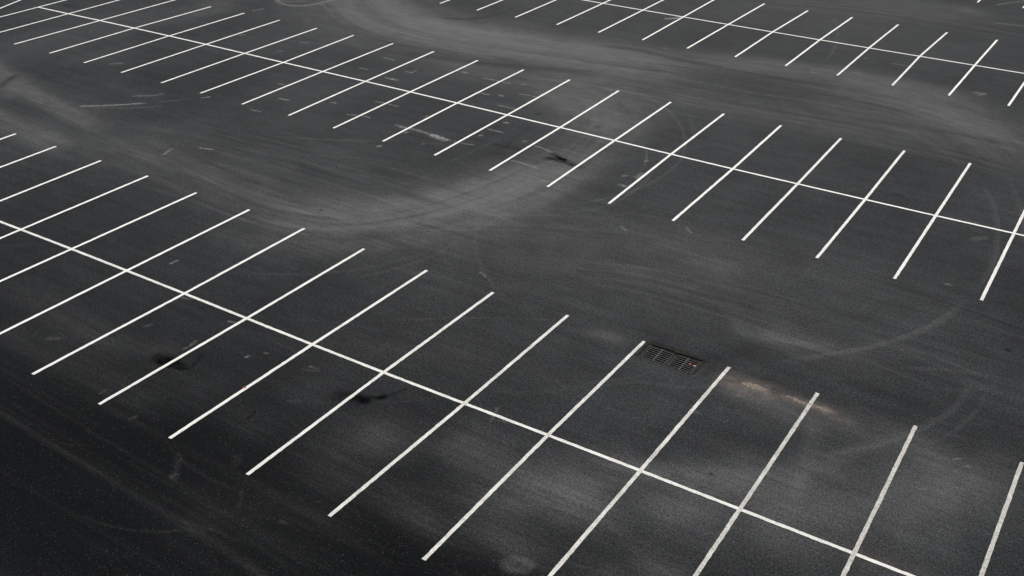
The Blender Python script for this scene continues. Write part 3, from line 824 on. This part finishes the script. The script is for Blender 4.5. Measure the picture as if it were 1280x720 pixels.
# crumbled asphalt and soil along the rims of the drain
def clod_mesh(n, gen, size, zlift=0.0, seed=1):
    r = random.Random(seed)
    V, Fc = [], []
    ico = [(0, 0, 1), (.9, 0, .35), (.28, .85, .35), (-.72, .53, .35), (-.72, -.53, .35), (.28, -.85, .35), (0, 0, -.3)]
    tri = [(0, 1, 2), (0, 2, 3), (0, 3, 4), (0, 4, 5), (0, 5, 1), (6, 2, 1), (6, 3, 2), (6, 4, 3), (6, 5, 4), (6, 1, 5)]
    for _ in range(n):
        x, y = gen(r)
        s = size * r.uniform(.4, 1.3) * (1.5 if r.random() < .06 else 1)
        a = r.uniform(0, 6.28); ca, sa_ = math.cos(a), math.sin(a)
        b = len(V); fx = r.uniform(.7, 1.4)
        for p in ico:
            q = (p[0] * fx * r.uniform(.8, 1.2), p[1] * r.uniform(.8, 1.2), p[2] * r.uniform(.5, .9))
            V.append((x + s * (q[0] * ca - q[1] * sa_), y + s * (q[0] * sa_ + q[1] * ca), s * q[2] + zlift))
        Fc += [(b + i, b + j, b + k) for i, j, k in tri]
    return V, Fc


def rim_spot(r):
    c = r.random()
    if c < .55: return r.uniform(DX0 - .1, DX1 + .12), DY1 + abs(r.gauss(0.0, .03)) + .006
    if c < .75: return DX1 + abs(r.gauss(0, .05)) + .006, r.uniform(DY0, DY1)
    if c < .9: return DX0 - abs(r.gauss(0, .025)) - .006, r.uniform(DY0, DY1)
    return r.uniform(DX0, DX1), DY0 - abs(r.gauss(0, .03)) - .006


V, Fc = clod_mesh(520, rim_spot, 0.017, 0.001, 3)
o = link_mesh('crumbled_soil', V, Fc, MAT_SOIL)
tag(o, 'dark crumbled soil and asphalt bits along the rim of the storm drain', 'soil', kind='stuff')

# loose pale grit scattered over the asphalt
def grit_spot(r):
    while True:
        u, v = r.uniform(-20, 1300), 720 * (1 - r.random() ** 1.6)
        x, y = W(u, max(v, 60))
        if not (DX0 - .03 < x < DX1 + .03 and DY0 - .03 < y < DY1 + .03): return x, y


V, Fc = clod_mesh(3800, grit_spot, 0.0065, 0.0015, 5)
o = link_mesh('grit', V, Fc, MAT_GRIT)
tag(o, 'loose pale grit scattered thinly across the dark asphalt', 'grit', kind='stuff')

# ------------------------------------------------------------------ silt left by run-off
def silt_ridge(path, width, height, seed, label):
    S = smooth_pts([W(*p) for p in path], 10)
    r = np.random.default_rng(seed)
    n = len(S); m = 15
    T = np.gradient(S, axis=0); T /= np.linalg.norm(T, axis=1)[:, None]
    N = np.stack([-T[:, 1], T[:, 0]], 1)
    V, Fc = [], []
    for i in range(n):
        e = math.sin(math.pi * i / (n - 1)) ** 0.6
        wv = width * e * (0.8 + 0.4 * vnoise1(np.array([i * .5]), seed)[0])
        for j in range(m):
            s = (j / (m - 1) * 2 - 1)
            p = S[i] + N[i] * s * wv
            ridge = 0.6 * math.exp(-((s - .35) / .25) ** 2) + 0.45 * math.exp(-((s + .3) / .35) ** 2)
            z = height * e * ridge * (0.55 + 0.9 * r.random()) - 0.010 * abs(s) ** 3 - 0.004 + 0.003 * (1 - abs(s))
            if j in (0, m - 1) or i in (0, n - 1): z = -0.012
            V.append((p[0], p[1], z))
    for i in range(n - 1):
        for j in range(m - 1):
            q = i * m + j
            Fc.append((q, q + 1, q + m + 1, q + m))
    c = S.mean(0)
    V = [(x - c[0], y - c[1], z) for x, y, z in V]
    o = link_mesh('silt', V, Fc, MAT_SILT, (c[0], c[1], 0), smooth=True)
    bm = bmesh.new(); bm.from_mesh(o.data); bmesh.ops.recalc_face_normals(bm, faces=bm.faces)
    if sum(f.normal.z for f in bm.faces) < 0: bmesh.ops.reverse_faces(bm, faces=bm.faces)
    bm.to_mesh(o.data); bm.free()
    tag(o, label, 'silt', 'silt deposits', 'stuff')


silt_ridge([(926, 478.5), (936, 481), (948, 485), (960, 488)], 0.22, 0.015, 11, 'broad tan clump of dried silt between two bay lines right of the drain')
silt_ridge([(976, 495), (988, 496.5), (998, 501.5), (1012, 506), (1024, 509.5), (1036, 515)], 0.11, 0.026, 12, 'narrow winding tan silt streak running over the tip of a bay line')

# ------------------------------------------------------------------ fallen leaves and a weed tuft
def leaf(loc, size, rot, curl, mat, label):
    n = 7
    V, Fc = [], []
    for i in range(n):
        t = i / (n - 1)
        w = size * 0.36 * math.sin(math.pi * min(t * 1.02, 1)) ** 0.8 * (1 + 0.25 * math.sin(t * 19))
        y = (t - .5) * size
        z = 0.01 + curl * (4 * (t - .5) ** 2)
        V += [(-w, y, z + curl * .5), (0, y, z), (w, y, z + curl * .4)]
    k = len(V)
    V += [(x, y, z - 0.0015) for x, y, z in V]
    for i in range(n - 1):
        for j in range(2):
            a = i * 3 + j
            Fc += [(a, a + 1, a + 4, a + 3), (k + a, k + a + 3, k + a + 4, k + a + 1)]
    for i in range(n - 1):
        a = i * 3; Fc.append((a, a + 3, k + a + 3, k + a)); a += 2; Fc.append((a, k + a, k + a + 3, a + 3))
    o = link_mesh('fallen_leaf', V, Fc, mat, loc, smooth=False)
    o.rotation_euler = (0, 0, rot)
    return tag(o, label, 'leaf')


x, y = W(862.8, 454.8); leaf((x, y, zt - 0.009), 0.10, 0.9, 0.012, MAT_LEAF_O, 'small orange dry leaf lying on the drain grate, the left one')
x, y = W(868.2, 457.0); leaf((x, y, zt - 0.009), 0.085, 1.9, 0.010, MAT_LEAF_P, 'pale peach dry leaf lying on the drain grate, right of the orange one')
x, y = W(305.6, 484.6); leaf((x, y, 0.004), 0.11, 2.2, 0.010, MAT_LEAF_R, 'small reddish leaf lying on a white bay line between two oil stains')

V, Fc = [], []
r = random.Random(4)
for i in range(70):
    a = r.uniform(0, 6.28); l = r.uniform(.035, .085); tilt = r.uniform(.3, 1.1); w = .0045
    bx, by = r.gauss(0, .022), r.gauss(0, .03)
    dx, dy = math.cos(a), math.sin(a)
    p1 = (bx + dx * l * .5 * math.sin(tilt * .6), by + dy * l * .5 * math.sin(tilt * .6), l * .5)
    p2 = (bx + dx * l * math.sin(tilt), by + dy * l * math.sin(tilt), l * math.cos(tilt) + .01)
    b = len(V)
    V += [(bx - dy * w, by + dx * w, -.012), (bx + dy * w, by - dx * w, -.012), (p1[0] - dy * w, p1[1] + dx * w, p1[2]),
          (p1[0] + dy * w, p1[1] - dx * w, p1[2]), p2]
    Fc += [(b, b + 1, b + 3, b + 2), (b + 2, b + 3, b + 4)]
x, y = W(846.0, 441.0)
o = link_mesh('weed_tuft', V, Fc, MAT_MOSS, (x, y, 0.0))
tag(o, 'small yellow green weed tuft growing at the bar between the two drain grates', 'weed')

# ------------------------------------------------------------------ light
SUN_EL, SUN_AZ = math.radians(52), math.radians(-20)     # azimuth measured from +Y towards +X
world = bpy.data.worlds.new('World'); scene.world = world
world.use_nodes = True
wn = world.node_tree.nodes; wl = world.node_tree.links
sky = wn.new('ShaderNodeTexSky'); sky.sky_type = 'NISHITA'
sky.sun_disc = False
sky.sun_elevation = SUN_EL
sky.sun_rotation = SUN_AZ
sky.air_density = 1.0; sky.dust_density = 3.0; sky.ozone_density = 1.0
bg = wn['Background']; bg.inputs[1].default_value = 0.09
wl.new(sky.outputs[0], bg.inputs[0])
sl = bpy.data.lights.new('sun', 'SUN'); sl.energy = 1.5; sl.angle = math.radians(12); sl.color = (1.0, 0.93, 0.82)
so = bpy.data.objects.new('sun', sl); col.objects.link(so)
d = Vector((math.sin(SUN_AZ) * math.cos(SUN_EL), math.cos(SUN_AZ) * math.cos(SUN_EL), math.sin(SUN_EL)))
so.rotation_euler = d.to_track_quat('Z', 'Y').to_euler()
so.location = d * 60

vs = scene.view_settings
vs.view_transform = 'Standard'; vs.look = 'None'; vs.exposure = 0.80; vs.gamma = 1.0; vs.use_curve_mapping = False
scene.render.engine = 'CYCLES'
